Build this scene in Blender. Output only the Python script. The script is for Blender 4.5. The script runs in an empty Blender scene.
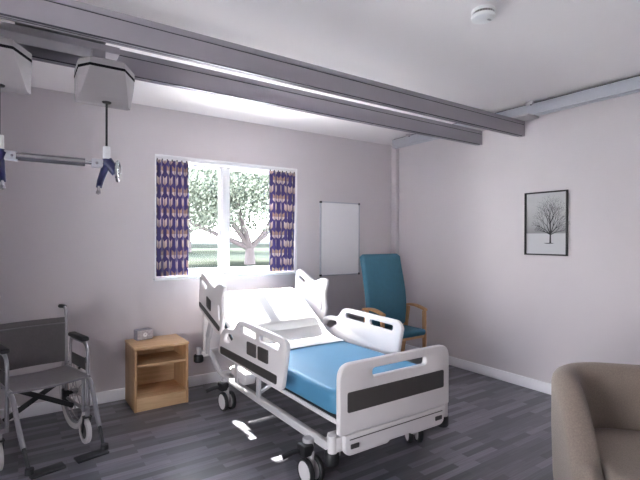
import bpy, bmesh, math, random
from mathutils import Matrix, Vector, noise
random.seed(7)
PI = math.pi
sc = bpy.context.scene
COL = sc.collection
R = math.radians

# ------------------------------------------------------------------ materials
def nodes_of(name):
    m = bpy.data.materials.new(name); m.use_nodes = True
    nt = m.node_tree; b = nt.nodes['Principled BSDF']
    return m, nt, b
def N(nt, typ, **kw):
    n = nt.nodes.new(typ)
    for k, v in kw.items():
        if k in n.inputs: n.inputs[k].default_value = v
        else: setattr(n, k, v)
    return n
def L(nt, a, ao, b, bi): nt.links.new(a.outputs[ao], b.inputs[bi])
def mat(name, col, rough=.5, metal=0., var=.06, scale=8., bump=0., bscale=60., coat=0., sheen=0., spec=.5):
    m, nt, b = nodes_of(name)
    b.inputs['Roughness'].default_value = rough
    b.inputs['Metallic'].default_value = metal
    b.inputs['Coat Weight'].default_value = coat
    b.inputs['Sheen Weight'].default_value = sheen; b.inputs['Specular IOR Level'].default_value = spec
    tc = N(nt, 'ShaderNodeTexCoord')
    nz = N(nt, 'ShaderNodeTexNoise', Scale=scale, Detail=3.)
    L(nt, tc, 'Object', nz, 'Vector')
    mx = N(nt, 'ShaderNodeMix', data_type='RGBA')
    mx.inputs[6].default_value = (*[max(0, c*(1-var)) for c in col], 1)
    mx.inputs[7].default_value = (*[min(1, c*(1+var)) for c in col], 1)
    L(nt, nz, 'Fac', mx, 0); L(nt, mx, 2, b, 'Base Color')
    if bump:
        n2 = N(nt, 'ShaderNodeTexNoise', Scale=bscale, Detail=4.)
        L(nt, tc, 'Object', n2, 'Vector')
        bp = N(nt, 'ShaderNodeBump', Strength=bump, Distance=.01)
        L(nt, n2, 'Fac', bp, 'Height'); L(nt, bp, 'Normal', b, 'Normal')
    return m
def wood(name, c1, c2, rough=.45, axis='Z', scale=3.):
    m, nt, b = nodes_of(name)
    tc = N(nt, 'ShaderNodeTexCoord'); mp = N(nt, 'ShaderNodeMapping')
    s = {'X': (1, 14, 14), 'Y': (14, 1, 14), 'Z': (14, 14, 1)}[axis]
    mp.inputs['Scale'].default_value = s
    L(nt, tc, 'Object', mp, 'Vector')
    nz = N(nt, 'ShaderNodeTexNoise', Scale=scale, Detail=6., Distortion=.6)
    L(nt, mp, 'Vector', nz, 'Vector')
    cr = N(nt, 'ShaderNodeValToRGB')
    cr.color_ramp.elements[0].position = .32; cr.color_ramp.elements[0].color = (*c1, 1)
    cr.color_ramp.elements[1].position = .7; cr.color_ramp.elements[1].color = (*c2, 1)
    L(nt, nz, 'Fac', cr, 'Fac'); L(nt, cr, 'Color', b, 'Base Color')
    b.inputs['Roughness'].default_value = rough
    return m
M = {}
M['wall'] = mat('wall_paint', (.610, .565, .585), .85, var=.02, scale=3, bump=.02, bscale=140)
M['ceil'] = mat('ceiling_paint', (.86, .82, .83), .9, var=.015, scale=2)
M['skirt'] = mat('white_gloss_wood', (.88, .87, .90), .4, var=.02)
M['upvc'] = mat('white_upvc', (.84, .84, .85), .3, var=.01)
M['white'] = mat('white_plastic', (.72, .685, .69), .38, var=.02)
M['white2'] = mat('white_steel', (.62, .60, .61), .35, var=.02)
M['greyp'] = mat('pale_grey_plastic', (.50, .48, .50), .45, var=.03)
M['black'] = mat('black_rubber', (.012, .012, .014), .5, var=.1)
M['dark'] = mat('dark_grey_laminate', (.055, .050, .050), .5, var=.08)
M['alu'] = mat('anodised_aluminium', (.32, .30, .335), .42, metal=.25, var=.03)
M['alu2'] = mat('pale_aluminium_track', (.46, .47, .52), .4, metal=.3, var=.03)
M['groove'] = mat('dark_groove', (.035, .035, .05), .6)
M['chrome'] = mat('chrome', (.6, .6, .62), .2, metal=1., var=.02)
M['steel'] = mat('wheelchair_grey_steel', (.25, .24, .26), .3, metal=.6, var=.04)
M['hoist'] = mat('hoist_plastic', (.285, .26, .28), .5, var=.02)
M['navy'] = mat('blue_plastic', (.007, .011, .080), .35, var=.1)
M['carbon'] = mat('grey_tube', (.36, .35, .37), .22, metal=.85)
M['strap'] = mat('black_webbing', (.01, .01, .012), .8)
M['teal'] = mat('teal_vinyl', (.036, .150, .225), .6, var=.12, scale=20, bump=.06, bscale=200)
M['mattress'] = mat('blue_mattress', (.075, .245, .41), .55, var=.05, scale=5)
M['sheet'] = mat('white_cotton', (.86, .86, .86), .85, var=.02, scale=6, bump=.08, bscale=9)  # pillow cotton, also the white of the sun-glare overlay
M['tub'] = mat('grey_brown_tweed', (.225, .180, .150), .95, var=.35, scale=160, bump=.25, bscale=260, sheen=.2)
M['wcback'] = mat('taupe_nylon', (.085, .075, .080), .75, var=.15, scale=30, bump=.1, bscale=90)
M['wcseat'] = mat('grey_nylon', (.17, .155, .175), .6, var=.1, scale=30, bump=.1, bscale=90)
M['tyre'] = mat('pale_grey_tyre', (.50, .47, .475), .6, var=.08)
M['board'] = mat('whiteboard_enamel', (.90, .88, .90), .3, var=.01)
M['clockbody'] = mat('grey_clock_plastic', (.22, .22, .26), .5)
M['clockface'] = mat('mottled_clock_face', (.46, .44, .47), .5, var=.5, scale=70)
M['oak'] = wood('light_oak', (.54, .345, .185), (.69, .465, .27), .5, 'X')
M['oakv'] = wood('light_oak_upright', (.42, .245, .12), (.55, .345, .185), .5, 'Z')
M['beech'] = wood('beech', (.44, .235, .105), (.56, .33, .16), .4, 'Z')
M['bark'] = mat('bark', (.055, .045, .047), .9, var=.4, scale=6, bump=.4, bscale=10)
M['leafA'] = mat('leaves_pale', (.085, .098, .078), .8, spec=.1, var=.3, scale=1.5)
M['leafB'] = mat('leaves_dusky', (.078, .088, .076), .8, spec=.1, var=.3, scale=1.5)
M['lawn'] = mat('lawn', (.023, .026, .021), .95, spec=0., var=.25, scale=3)
M['paving'] = mat('bounce_paving', (.80, .77, .72), .9, var=.08, scale=4)  # added ground out of view, pale to bounce daylight onto the ceiling
M['hedge'] = mat('grey_green_hedge', (.060, .066, .058), .9, spec=0., var=.2, scale=5, bump=.6, bscale=6)
M['seam'] = mat('black_seam', (.008, .008, .010), .9, spec=.05)
M['plate'] = mat('dark_carriage_plate', (.09, .09, .11), .6)
M['ink'] = mat('print_ink', (.03, .03, .035), .8)
M['frame'] = mat('black_picture_frame', (.012, .012, .013), .4)

def floor_mat():
    m, nt, b = nodes_of('grey_vinyl_plank')
    tc = N(nt, 'ShaderNodeTexCoord')
    def brick(w, h, off, mort):
        mp = N(nt, 'ShaderNodeMapping'); mp.inputs['Location'].default_value = (off, off*.37, 0)
        L(nt, tc, 'Object', mp, 'Vector')
        br = N(nt, 'ShaderNodeTexBrick', Scale=1.)
        br.inputs['Brick Width'].default_value = w; br.inputs['Row Height'].default_value = h
        br.inputs['Mortar Size'].default_value = mort; br.inputs['Mortar Smooth'].default_value = .2
        br.offset = .37
        br.inputs['Color1'].default_value = (0, 0, 0, 1); br.inputs['Color2'].default_value = (1, 1, 1, 1)
        br.inputs['Mortar'].default_value = (.3, .3, .3, 1)
        L(nt, mp, 'Vector', br, 'Vector'); return br
    b1 = brick(.40, .050, 0, .0008)
    mp2 = N(nt, 'ShaderNodeMapping'); mp2.inputs['Scale'].default_value = (2.2, 60, 1)
    L(nt, tc, 'Object', mp2, 'Vector')
    nz = N(nt, 'ShaderNodeTexNoise', Scale=2.2, Detail=7., Distortion=.3); L(nt, mp2, 'Vector', nz, 'Vector')
    mx = N(nt, 'ShaderNodeMix', data_type='RGBA'); mx.inputs[0].default_value = .5
    L(nt, b1, 'Color', mx, 6); L(nt, nz, 'Fac', mx, 7)
    cr = N(nt, 'ShaderNodeValToRGB'); e = cr.color_ramp.elements
    e[0].position = .15; e[0].color = (.058, .055, .068, 1)
    e[1].position = .82; e[1].color = (.225, .215, .255, 1)
    k = cr.color_ramp.elements.new(.5); k.color = (.115, .110, .132, 1)
    L(nt, mx, 2, cr, 'Fac'); L(nt, cr, 'Color', b, 'Base Color')
    b.inputs['Roughness'].default_value = .36
    bp = N(nt, 'ShaderNodeBump', Strength=.06, Distance=.002); L(nt, nz, 'Fac', bp, 'Height'); L(nt, bp, 'Normal', b, 'Normal')
    return m
M['floor'] = floor_mat()

def glass_mat():
    m = bpy.data.materials.new('window_glass'); m.use_nodes = True
    nt = m.node_tree; nt.nodes.clear()
    o = N(nt, 'ShaderNodeOutputMaterial'); t = N(nt, 'ShaderNodeBsdfTransparent'); g = N(nt, 'ShaderNodeBsdfGlossy', Roughness=.02)
    t.inputs['Color'].default_value = (.97, .98, .98, 1)
    lw = N(nt, 'ShaderNodeLayerWeight', Blend=.12); mx = N(nt, 'ShaderNodeMixShader')
    L(nt, lw, 'Fresnel', mx, 0); L(nt, t, 0, mx, 1); L(nt, g, 0, mx, 2); L(nt, mx, 0, o, 'Surface')
    return m
M['glass'] = glass_mat()

def curtain_mat():
    """staggered cream feather marks on deep purple cloth; UV in metres of cloth"""
    m, nt, b = nodes_of('purple_curtain_cloth')
    b.inputs['Roughness'].default_value = .42; b.inputs['Sheen Weight'].default_value = .3
    tc = N(nt, 'ShaderNodeTexCoord'); sp = N(nt, 'ShaderNodeSeparateXYZ'); L(nt, tc, 'UV', sp, 0)
    def ma(op, a, c=None, d=None):
        n = N(nt, 'ShaderNodeMath', operation=op)
        for i, q in enumerate((a, c, d)):
            if q is None: continue
            if isinstance(q, (int, float)): n.inputs[i].default_value = q
            else: nt.links.new(q, n.inputs[i])
        return n.outputs[0]
    PW, PH = .078, .195
    def layer(off):
        fu = ma('SUBTRACT', ma('FRACT', ma('ADD', ma('DIVIDE', sp.outputs[0], PW), off)), .5)
        fv = ma('SUBTRACT', ma('FRACT', ma('ADD', ma('DIVIDE', sp.outputs[1], PH), off)), .5)
        au = ma('ABSOLUTE', fu)
        vv = ma('SUBTRACT', fv, ma('MULTIPLY', au, .50))        # the mark's ends slant outwards and up
        inside = ma('MULTIPLY', ma('LESS_THAN', ma('ABSOLUTE', ma('ADD', vv, .05)), .17), ma('LESS_THAN', au, .27))
        return ma('MULTIPLY', inside, ma('GREATER_THAN', au, .03)), fv
    (ka, fv), (kb, _) = layer(0.), layer(.5)
    mk = ma('MAXIMUM', ka, kb)
    cr = N(nt, 'ShaderNodeValToRGB'); nt.links.new(ma('ADD', fv, .5), cr.inputs['Fac'])
    e = cr.color_ramp.elements; e[0].position = .25; e[0].color = (.36, .25, .19, 1); e[1].position = .6; e[1].color = (.58, .50, .46, 1)
    mx = N(nt, 'ShaderNodeMix', data_type='RGBA'); nt.links.new(mk, mx.inputs[0])
    mx.inputs[6].default_value = (.050, .036, .165, 1); L(nt, cr, 'Color', mx, 7)
    L(nt, mx, 2, b, 'Base Color')
    # cloth lets a little daylight through
    tr = N(nt, 'ShaderNodeBsdfTranslucent'); L(nt, mx, 2, tr, 'Color')
    ms = N(nt, 'ShaderNodeMixShader', Fac=.22)
    out = nt.nodes['Material Output']; L(nt, b, 0, ms, 1); L(nt, tr, 0, ms, 2); L(nt, ms, 0, out, 'Surface')
    return m
M['curtain'] = curtain_mat()

def print_mat():
    m, nt, b = nodes_of('snow_print')
    b.inputs['Roughness'].default_value = .6
    tc = N(nt, 'ShaderNodeTexCoord'); sp = N(nt, 'ShaderNodeSeparateXYZ'); L(nt, tc, 'Object', sp, 0)
    mr = N(nt, 'ShaderNodeMapRange'); mr.inputs['From Min'].default_value = -.31; mr.inputs['From Max'].default_value = .31
    L(nt, sp, 2, mr, 'Value')
    cr = N(nt, 'ShaderNodeValToRGB'); e = cr.color_ramp.elements
    e[0].position = 0; e[0].color = (.50, .50, .53, 1); e[1].position = 1; e[1].color = (.46, .46, .48, 1)
    for p, c in ((.345, .52), (.365, .24), (.5, .36), (.75, .45)):
        k = cr.color_ramp.elements.new(p); k.color = (c, c, c*1.02, 1)
    L(nt, mr, 0, cr, 'Fac'); L(nt, cr, 'Color', b, 'Base Color')
    return m
M['print'] = print_mat()

# ------------------------------------------------------------------ mesh builder
class MB:
    def __init__(s): s.bm = bmesh.new(); s.mats = []
    def mi(s, m):
        if m not in s.mats: s.mats.append(m)
        return s.mats.index(m)
    def add(s, t, mtx, m):
        i = s.mi(m); mp = {}
        for v in t.verts: mp[v] = s.bm.verts.new(mtx @ v.co)
        for f in t.faces:
            try: g = s.bm.faces.new([mp[v] for v in f.verts]); g.material_index = i
            except ValueError: pass
        t.free(); return s
    def box(s, a, b, m, bev=0., seg=2, mtx=Matrix()):
        """box between corners a and b"""
        t = bmesh.new(); bmesh.ops.create_cube(t, size=1)
        c = [(a[i]+b[i])/2 for i in range(3)]; d = [abs(b[i]-a[i]) for i in range(3)]
        bmesh.ops.scale(t, vec=d, verts=t.verts)
        if bev: bmesh.ops.bevel(t, geom=t.edges[:], offset=min(bev, min(d)*.49), segments=seg, profile=.5, affect='EDGES')
        return s.add(t, mtx @ Matrix.Translation(c), m)
    def obox(s, p0, p1, w, h, m, bev=0., up=(0, 0, 1)):
        """bar from p0 to p1 of width w and height h"""
        p0, p1 = Vector(p0), Vector(p1); d = p1-p0; l = d.length; d.normalize(); up = Vector(up)
        if abs(d.dot(up)) > .99: up = Vector((0, 1, 0))
        x = up.cross(d).normalized(); z = d.cross(x)
        mt = Matrix((x, z, d)).transposed().to_4x4(); mt.translation = (p0+p1)/2
        return s.box((-w/2, -h/2, -l/2), (w/2, h/2, l/2), m, bev, 2, mt)
    def cyl(s, p0, p1, r, m, n=16, r2=None): return s.tube([p0, p1], r, m, n, r2=r2)
    def tube(s, pts, r, m, n=10, r2=None, closed=False, rad=0.):
        pts = [Vector(p) for p in pts]
        if rad: pts = fillet3(pts, rad)
        t = bmesh.new(); rings = []; k = len(pts); ref = None
        for i, p in enumerate(pts):
            if closed: d = pts[(i+1) % k]-pts[i-1]
            else: d = pts[min(i+1, k-1)]-pts[max(i-1, 0)]
            d.normalize()
            if ref is None:
                ref = Vector((0, 0, 1)) if abs(d.z) < .9 else Vector((1, 0, 0))
            x = (ref - d*ref.dot(d)).normalized(); ref = x; y = d.cross(x)
            rr = r if r2 is None else r+(r2-r)*i/(k-1)
            rings.append([t.verts.new(p+(x*math.cos(a)+y*math.sin(a))*rr) for a in [2*PI*j/n for j in range(n)]])
        for i in range(k if closed else k-1):
            a, b = rings[i], rings[(i+1) % k]
            for j in range(n): t.faces.new((a[j], a[(j+1) % n], b[(j+1) % n], b[j]))
        if not closed: t.faces.new(rings[0][::-1]); t.faces.new(rings[-1])
        return s.add(t, Matrix(), m)
    def lathe(s, prof, mtx, m, n=28):
        """profile of (radius, height) turned about local z"""
        t = bmesh.new(); rings = []
        for r, z in prof:
            if r < 1e-6: rings.append([t.verts.new((0, 0, z))])
            else: rings.append([t.verts.new((r*math.cos(2*PI*j/n), r*math.sin(2*PI*j/n), z)) for j in range(n)])
        for a, b in zip(rings, rings[1:]):
            if len(a) == 1 and len(b) == 1: continue
            for j in range(n):
                q = (j+1) % n
                if len(a) == 1: t.faces.new((a[0], b[j], b[q]))
                elif len(b) == 1: t.faces.new((a[j], a[q], b[0]))
                else: t.faces.new((a[j], a[q], b[q], b[j]))
        return s.add(t, mtx, m)
    def loft(s, rings, m, cap=True, closed_ring=True):
        t = bmesh.new(); rr = [[t.verts.new(p) for p in r] for r in rings]; n = len(rr[0])
        for a, b in zip(rr, rr[1:]):
            for j in range(n if closed_ring else n-1):
                q = (j+1) % n; t.faces.new((a[j], a[q], b[q], b[j]))
        if cap and closed_ring: t.faces.new(rr[0][::-1]); t.faces.new(rr[-1])
        return s.add(t, Matrix(), m)
    def panel(s, outs, th, m, mtx, bev=.004):
        """flat plate with holes: outlines in its local xy, thickness along z"""
        cu = bpy.data.curves.new('tmp', 'CURVE'); cu.dimensions = '2D'; cu.fill_mode = 'BOTH'
        cu.extrude = th/2-bev; cu.bevel_depth = bev; cu.bevel_resolution = 2; cu.offset = -bev
        for o in outs:
            sp = cu.splines.new('POLY'); sp.points.add(len(o)-1); sp.use_cyclic_u = True
            for p, q in zip(sp.points, o): p.co = (q[0], q[1], 0, 1)
        ob = bpy.data.objects.new('tmp', cu); COL.objects.link(ob)
        dg = bpy.context.evaluated_depsgraph_get(); dg.update()
        me = bpy.data.meshes.new_from_object(ob.evaluated_get(dg))
        t = bmesh.new(); t.from_mesh(me); bpy.data.meshes.remove(me)
        bpy.data.objects.remove(ob); bpy.data.curves.remove(cu)
        bmesh.ops.remove_doubles(t, verts=t.verts, dist=1e-5)
        return s.add(t, mtx, m)
    def build(s, name, parent=None, world=False, sharp=35, loc=None):
        """world: coordinates were given in the room's frame; loc: origin for a thing of one mesh"""
        if world and parent is not None:
            bmesh.ops.transform(s.bm, matrix=root_mtx(parent).inverted(), verts=s.bm.verts)
        if loc is not None: bmesh.ops.translate(s.bm, vec=-Vector(loc), verts=s.bm.verts)
        bmesh.ops.recalc_face_normals(s.bm, faces=s.bm.faces)
        me = bpy.data.meshes.new(name); s.bm.to_mesh(me); s.bm.free()
        for m in s.mats: me.materials.append(m)
        for p in me.polygons: p.use_smooth = True
        me.set_sharp_from_angle(angle=R(sharp))
        o = bpy.data.objects.new(name, me); COL.objects.link(o)
        if loc is not None: o.location = loc
        if parent is not None: o.parent = parent
        return o
def root_mtx(o):
    m = Matrix.Translation(o.location) @ o.rotation_euler.to_matrix().to_4x4()
    return root_mtx(o.parent) @ m if o.parent else m
def fillet3(pts, r, n=5):
    out = [pts[0]]
    for i in range(1, len(pts)-1):
        p = pts[i]; a = (pts[i-1]-p); b = (pts[i+1]-p)
        q = min(r, a.length*.49, b.length*.49); A = p+a.normalized()*q; B = p+b.normalized()*q
        for k in range(n+1):
            t = k/n; out.append(A*(1-t)**2+p*2*t*(1-t)+B*t*t)
    out.append(pts[-1]); return out
def rpoly(pts, r, n=6):
    """polygon with rounded corners; r may be one number or one per corner"""
    out = []; k = len(pts)
    for i, p in enumerate(pts):
        rr = r[i] if isinstance(r, (list, tuple)) else r
        P = Vector((*p, 0)); a = Vector((*pts[i-1], 0))-P; b = Vector((*pts[(i+1) % k], 0))-P
        if rr <= 0: out.append((P.x, P.y)); continue
        h = min(rr, a.length*.48, b.length*.48)
        A = P+a.normalized()*h; B = P+b.normalized()*h
        for j in range(n+1):
            t = j/n; q = A*(1-t)**2+P*2*t*(1-t)+B*t*t; out.append((q.x, q.y))
    return out
XZ = lambda y: Matrix(((1, 0, 0, 0), (0, 0, -1, y), (0, 1, 0, 0), (0, 0, 0, 1)))   # panel xy -> room x,z at depth y
YZ = lambda x: Matrix(((0, 0, 1, x), (1, 0, 0, 0), (0, 1, 0, 0), (0, 0, 0, 1)))    # panel xy -> room y,z at x
def tag(o, label, cat, group=None, kind=None):
    o['label'] = label; o['category'] = cat
    if group: o['group'] = group
    if kind: o['kind'] = kind
    return o
def thing(name, label, cat, loc=(0, 0, 0), rz=0, group=None):
    o = bpy.data.objects.new(name, None); COL.objects.link(o); o.empty_display_size = .1
    o.location = loc; o.rotation_euler = (0, 0, rz); return tag(o, label, cat, group)
def struct(o, label=None, cat=None):
    o['kind'] = 'structure'
    if label: o['label'] = label
    if cat: o['category'] = cat
    return o
def copy_tree(o, parent=None):
    c = o.copy(); COL.objects.link(c)
    if parent: c.parent = parent
    for ch in list(o.children): copy_tree(ch, c)
    return c

# ------------------------------------------------------------------ the room
XL, YF, H, T = -5.6, -6.4, 2.6, .25
W1 = (-2.975, -1.465, 1.045, 2.175)          # window opening in the back wall: x0 x1 z0 z1
b = MB(); b.box((XL-T, YF-T, -.12), (T, T, 0), M['floor']); struct(b.build('floor'), 'dark grey wood-effect vinyl plank floor', 'floor')
b = MB(); b.box((XL-T, YF-T, H), (T, T, H+.2), M['ceil']); struct(b.build('ceiling'), 'pale off-white ceiling', 'ceiling')
def wall_holed(name, lab, ax, v0, v1, u0, u1, hole):
    """wall slab with one opening, ax=0: runs along x; ax=1: runs along y"""
    b = MB(); h0, h1, z0, z1 = hole
    for (a, c, p, q) in ((u0, h0, 0, H), (h1, u1, 0, H), (h0, h1, 0, z0), (h0, h1, z1, H)):
        if ax == 0: b.box((a, v0, p), (c, v1, q), M['wall'])
        else: b.box((v0, a, p), (v1, c, q), M['wall'])
    return struct(b.build(name), lab, 'wall')
wall_holed('wall_back', 'grey painted wall with the window', 0, 0, T, XL, 0, W1)
b = MB(); b.box((0, YF, 0), (T, T, H), M['wall']); struct(b.build('wall_right'), 'pale grey wall with the framed print', 'wall')
W2 = (-4.3, -2.9, .35, 1.4)  # opening for an added, unseen window that gives fill light
wall_holed('wall_left', 'grey painted wall behind the wheelchair side', 1, XL-T, XL, YF, T, W2)
b = MB(); b.box((XL-T, YF-T, 0), (T, YF, H), M['wall']); struct(b.build('wall_front'), 'grey painted wall behind the viewer', 'wall')
def base(name, a, c):
    b = MB(); b.box(a, c, M['skirt'], .006); return struct(b.build(name), 'white painted skirting board', 'skirting')
base('baseboard_back', (XL, -.018, 0), (-.056, 0, .1))
base('baseboard_right', (-.018, YF, 0), (0, -.085, .1))
base('baseboard_left', (XL, YF, 0), (XL+.018, -.019, .1))
b = MB(); b.box((-.055, -.085, 0), (0, 0, H), M['wall'], .004); struct(b.build('trim_1'), 'narrow wall-coloured pipe boxing in the corner', 'boxing')

def window(name, lab, hole, wallv, ax, out):
    """white two-light window set in its opening, sill on the room side"""
    h0, h1, z0, z1 = hole; r = bpy.data.objects.new(name, None); COL.objects.link(r)
    struct(r, lab, 'window'); r.location = ((h0+h1)/2, 0, z0) if ax == 0 else (wallv, (h0+h1)/2, z0)
    def P(u, v, z): return (u, wallv+out*v, z) if ax == 0 else (wallv+out*v, u, z)
    b = MB(); f = .05; y0, y1 = .075, .145; mid = (h0+h1)/2-.045 if ax == 0 else (h0+h1)/2
    b.box(P(h0, y0, z0), P(h0+f, y1, z1), M['upvc'], .006); b.box(P(h1-f, y0, z0), P(h1, y1, z1), M['upvc'], .006)
    b.box(P(h0+f, y0, z0), P(h1-f, y1, z0+f), M['upvc'], .006); b.box(P(h0+f, y0, z1-f), P(h1-f, y1, z1), M['upvc'], .006)
    b.box(P(mid-.036, y0, z0+f), P(mid+.036, y1, z1-f), M['upvc'], .006)
    b.build('frame', r, True)
    for (a, c) in ((h0+f, mid-.036), (mid+.036, h1-f)):
        b = MB(); e = .018
        for q in (((a, z0+f), (a+e, z1-f)), ((c-e, z0+f), (c, z1-f)), ((a+e, z0+f), (c-e, z0+f+e)), ((a+e, z1-f-e), (c-e, z1-f))):
            b.box(P(q[0][0], y0+.015, q[0][1]), P(q[1][0], y1-.012, q[1][1]), M['upvc'], .003)
        b.build('sash', r, True)
        b = MB(); b.box(P(a+e, .106, z0+f+e), P(c-e, .112, z1-f-e), M['glass']); b.build('pane', r, True)
    b = MB(); b.box(P(h0-.012, -.05, z0-.02), P(h1+.012, .075, z0+.006), M['upvc'], .006); b.build('sill', r, True)
    return r
w1 = window('window_1', 'white two-pane window above the bed', W1, 0, 0, 1)
# white lining round the reveal and the pelmet strip the curtains hang from
b = MB(); x0, x1, z0, z1 = W1
b.box((x0, -.006, z1-.012), (x1, .075, z1), M['upvc']); b.box((x0, -.006, z0+.006), (x0+.012, .075, z1-.012), M['upvc'])
b.box((x1-.012, -.006, z0+.006), (x1, .075, z1-.012), M['upvc'])
b.box((x0+.012, .02, z1-.045), (x1-.012, .05, z1-.012), M['upvc'], .003); b.build('lining', w1, True)
window('fill_window', 'unseen white two-pane window added in the left wall as fill light', W2, XL, 1, -1)

# ------------------------------------------------------------------ curtains
def curtain(name, label, x0, x1, cloth, seed):
    rnd = random.Random(seed); nu, nv = 90, 26; zt, zb = 2.128, 1.058
    ph = rnd.random()*6; folds = 4.5
    t = bmesh.new(); uvl = t.loops.layers.uv.new('UVMap'); g = []
    for j in range(nv+1):
        v = j/nv; row = []
        for i in range(nu+1):
            u = i/nu; amp = .017+.006*v
            y = .028+amp*math.sin(u*folds*2*PI+ph+.5*math.sin(3*v+seed))+.003*math.sin(u*41+v*3)
            x = x0+(x1-x0)*(u+.012*math.sin(u*folds*4*PI+ph)*v)
            row.append((t.verts.new((x, y-.012, zt+(zb-zt)*v)), u*cloth, (1-v)*(zt-zb)))
        g.append(row)
    for j in range(nv):
        for i in range(nu):
            q = (g[j][i], g[j+1][i], g[j+1][i+1], g[j][i+1])
            f = t.faces.new([k[0] for k in q]); f.smooth = True
            for lp, k in zip(f.loops, q): lp[uvl].uv = (k[1], k[2])
    me = bpy.data.meshes.new(name); bmesh.ops.translate(t, vec=(-(x0+x1)/2, 0, -zt), verts=t.verts); t.to_mesh(me); t.free()
    me.materials.append(M['curtain'])
    o = bpy.data.objects.new('cloth', me); COL.objects.link(o)
    md = o.modifiers.new('thick', 'SOLIDIFY'); md.thickness = .002
    r = thing(name, label, 'curtain', ((x0+x1)/2, 0, zt), group='purple feather-print curtains at the window')
    o.parent = r
    k = 7
    for i in range(k):
        x = x0+.012+(x1-x0-.024)*i/(k-1); b = MB(); b.box((x-.004, .012, zt-.004), (x+.004, .024, zt+.012), M['black']); b.build('hook', r, True)
    return r
curtain('curtain', 'purple feather-patterned curtain hanging at the left side of the window', -2.962, -2.668, .42, 1)
curtain('curtain', 'purple feather-patterned curtain hanging at the right side of the window, by the whiteboard', -1.80, -1.480, .44, 2)

# ------------------------------------------------------------------ whiteboard
r = thing('whiteboard', 'blank white board with thin silver frame and black corners on the back wall', 'whiteboard', (-.878, 0, .98))
x0, x1, z0, z1 = -1.166, -.590, .980, 1.836
b = MB(); b.box((x0+.008, -.016, z0+.008), (x1-.008, 0, z1-.008), M['board']); b.build('panel', r, True)
b = MB()
for q in (((x0, z0+.016), (x0+.014, z1-.016)), ((x1-.014, z0+.016), (x1, z1-.016)), ((x0+.016, z0), (x1-.016, z0+.014)), ((x0+.016, z1-.014), (x1-.016, z1))):
    b.box((q[0][0], -.021, q[0][1]), (q[1][0], 0, q[1][1]), M['alu2'], .002)
b.build('frame', r, True)
for x in (x0, x1):
    for z in (z0, z1):
        b = MB(); sx = 1 if x == x0 else -1; sz = 1 if z == z0 else -1
        b.box((x-sx*.002, -.024, z-sz*.002), (x+sx*.022, 0, z+sz*.022), M['black'], .004); b.build('corner_cap', r, True)

# ------------------------------------------------------------------ framed print on the right wall
r = thing('framed_picture', 'black-framed print of a bare winter tree in snow hanging on the right wall', 'picture', (0, -1.982, 1.553))
y0, y1, z0, z1 = -2.181, -1.783, 1.262, 1.846
b = MB(); w = .013
for q in (((y0, z0), (y0+w, z1)), ((y1-w, z0), (y1, z1)), ((y0+w, z0), (y1-w, z0+w)), ((y0+w, z1-w), (y1-w, z1))):
    b.box((-.022, q[0][0], q[0][1]), (0, q[1][0], q[1][1]), M['frame'], .001)
b.build('frame', r, True)
b = MB(); b.box((-.008, y0+w, z0+w), (-.001, y1-w, z1-w), M['print']); pr_ = b.build('print', r, True)
# tree drawing: flat inked twigs lying on the print
b = MB(); rnd = random.Random(3); XP = -.0086
def twig(y, z, a, l, w, d):
    y2, z2 = y+l*math.sin(a), z+l*math.cos(a)
    ny, nz = math.cos(a), -math.sin(a); w2 = w*.68
    t = bmesh.new(); vs = [t.verts.new((XP, y+ny*w, z+nz*w)), t.verts.new((XP, y-ny*w, z-nz*w)), t.verts.new((XP, y2-ny*w2, z2-nz*w2)), t.verts.new((XP, y2+ny*w2, z2+nz*w2))]
    t.faces.new(vs); b.add(t, Matrix(), M['ink'])
    if d == 0: return
    for s in ((-1, 1) if d > 5 else (-1, 0, 1) if rnd.random() < .45 else (-1, 1)):
        twig(y2, z2, a*.92+s*(.24+.22*rnd.random())+.05*rnd.uniform(-1, 1), l*(.70+.14*rnd.random()), w2*.8, d-1)
ty, tz = -2.026, 1.374
twig(ty, tz, 0, .095, .0085, 0)
for a, l in ((-1.15, .050), (-.75, .066), (-.32, .080), (.05, .092), (.36, .080), (.78, .066), (1.15, .050)):
    twig(ty, tz+.075+.01*rnd.random(), a, l, .0046, 4)
twig(ty, tz+.08, .0, .100, .0062, 5)
t = bmesh.new(); bmesh.ops.create_circle(t, cap_ends=True, radius=1, segments=20)
b.add(t, Matrix(((0, 0, 1, XP), (.045, 0, 0, ty+.012), (0, .004, 0, tz-.001), (0, 0, 0, 1))), M['ink'])
b.build('tree_drawing', r, True)

# ------------------------------------------------------------------ smoke alarm
r = thing('smoke_alarm', 'round white smoke alarm with a dark vent band on the ceiling', 'smoke alarm', (-2.006, -2.742, H))
b = MB(); b.lathe([(0, -.001), (.058, -.001), (.060, -.012), (.055, -.016)], Matrix(), M['upvc']); b.build('base_plate', r)
b = MB(); b.lathe([(.050, -.014), (.050, -.030)], Matrix(), M['dark'], 36)
for k in range(24):
    a = 2*PI*k/24; b.box((-.003, -.0015, -.030), (.003, .0015, -.014), M['greyp'], 0, 1, Matrix.Rotation(a, 4, 'Z') @ Matrix.Translation((.051, 0, 0)))
b.build('vent_band', r)
b = MB(); b.lathe([(.056, -.028), (.060, -.034), (.058, -.046), (.045, -.053), (0, -.055)], Matrix(), M['upvc'], 36); b.build('cover', r)
b = MB(); b.box((.006, -.028, -.0575), (.030, -.016, -.052), M['greyp'], .002); b.build('test_button', r)

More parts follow.
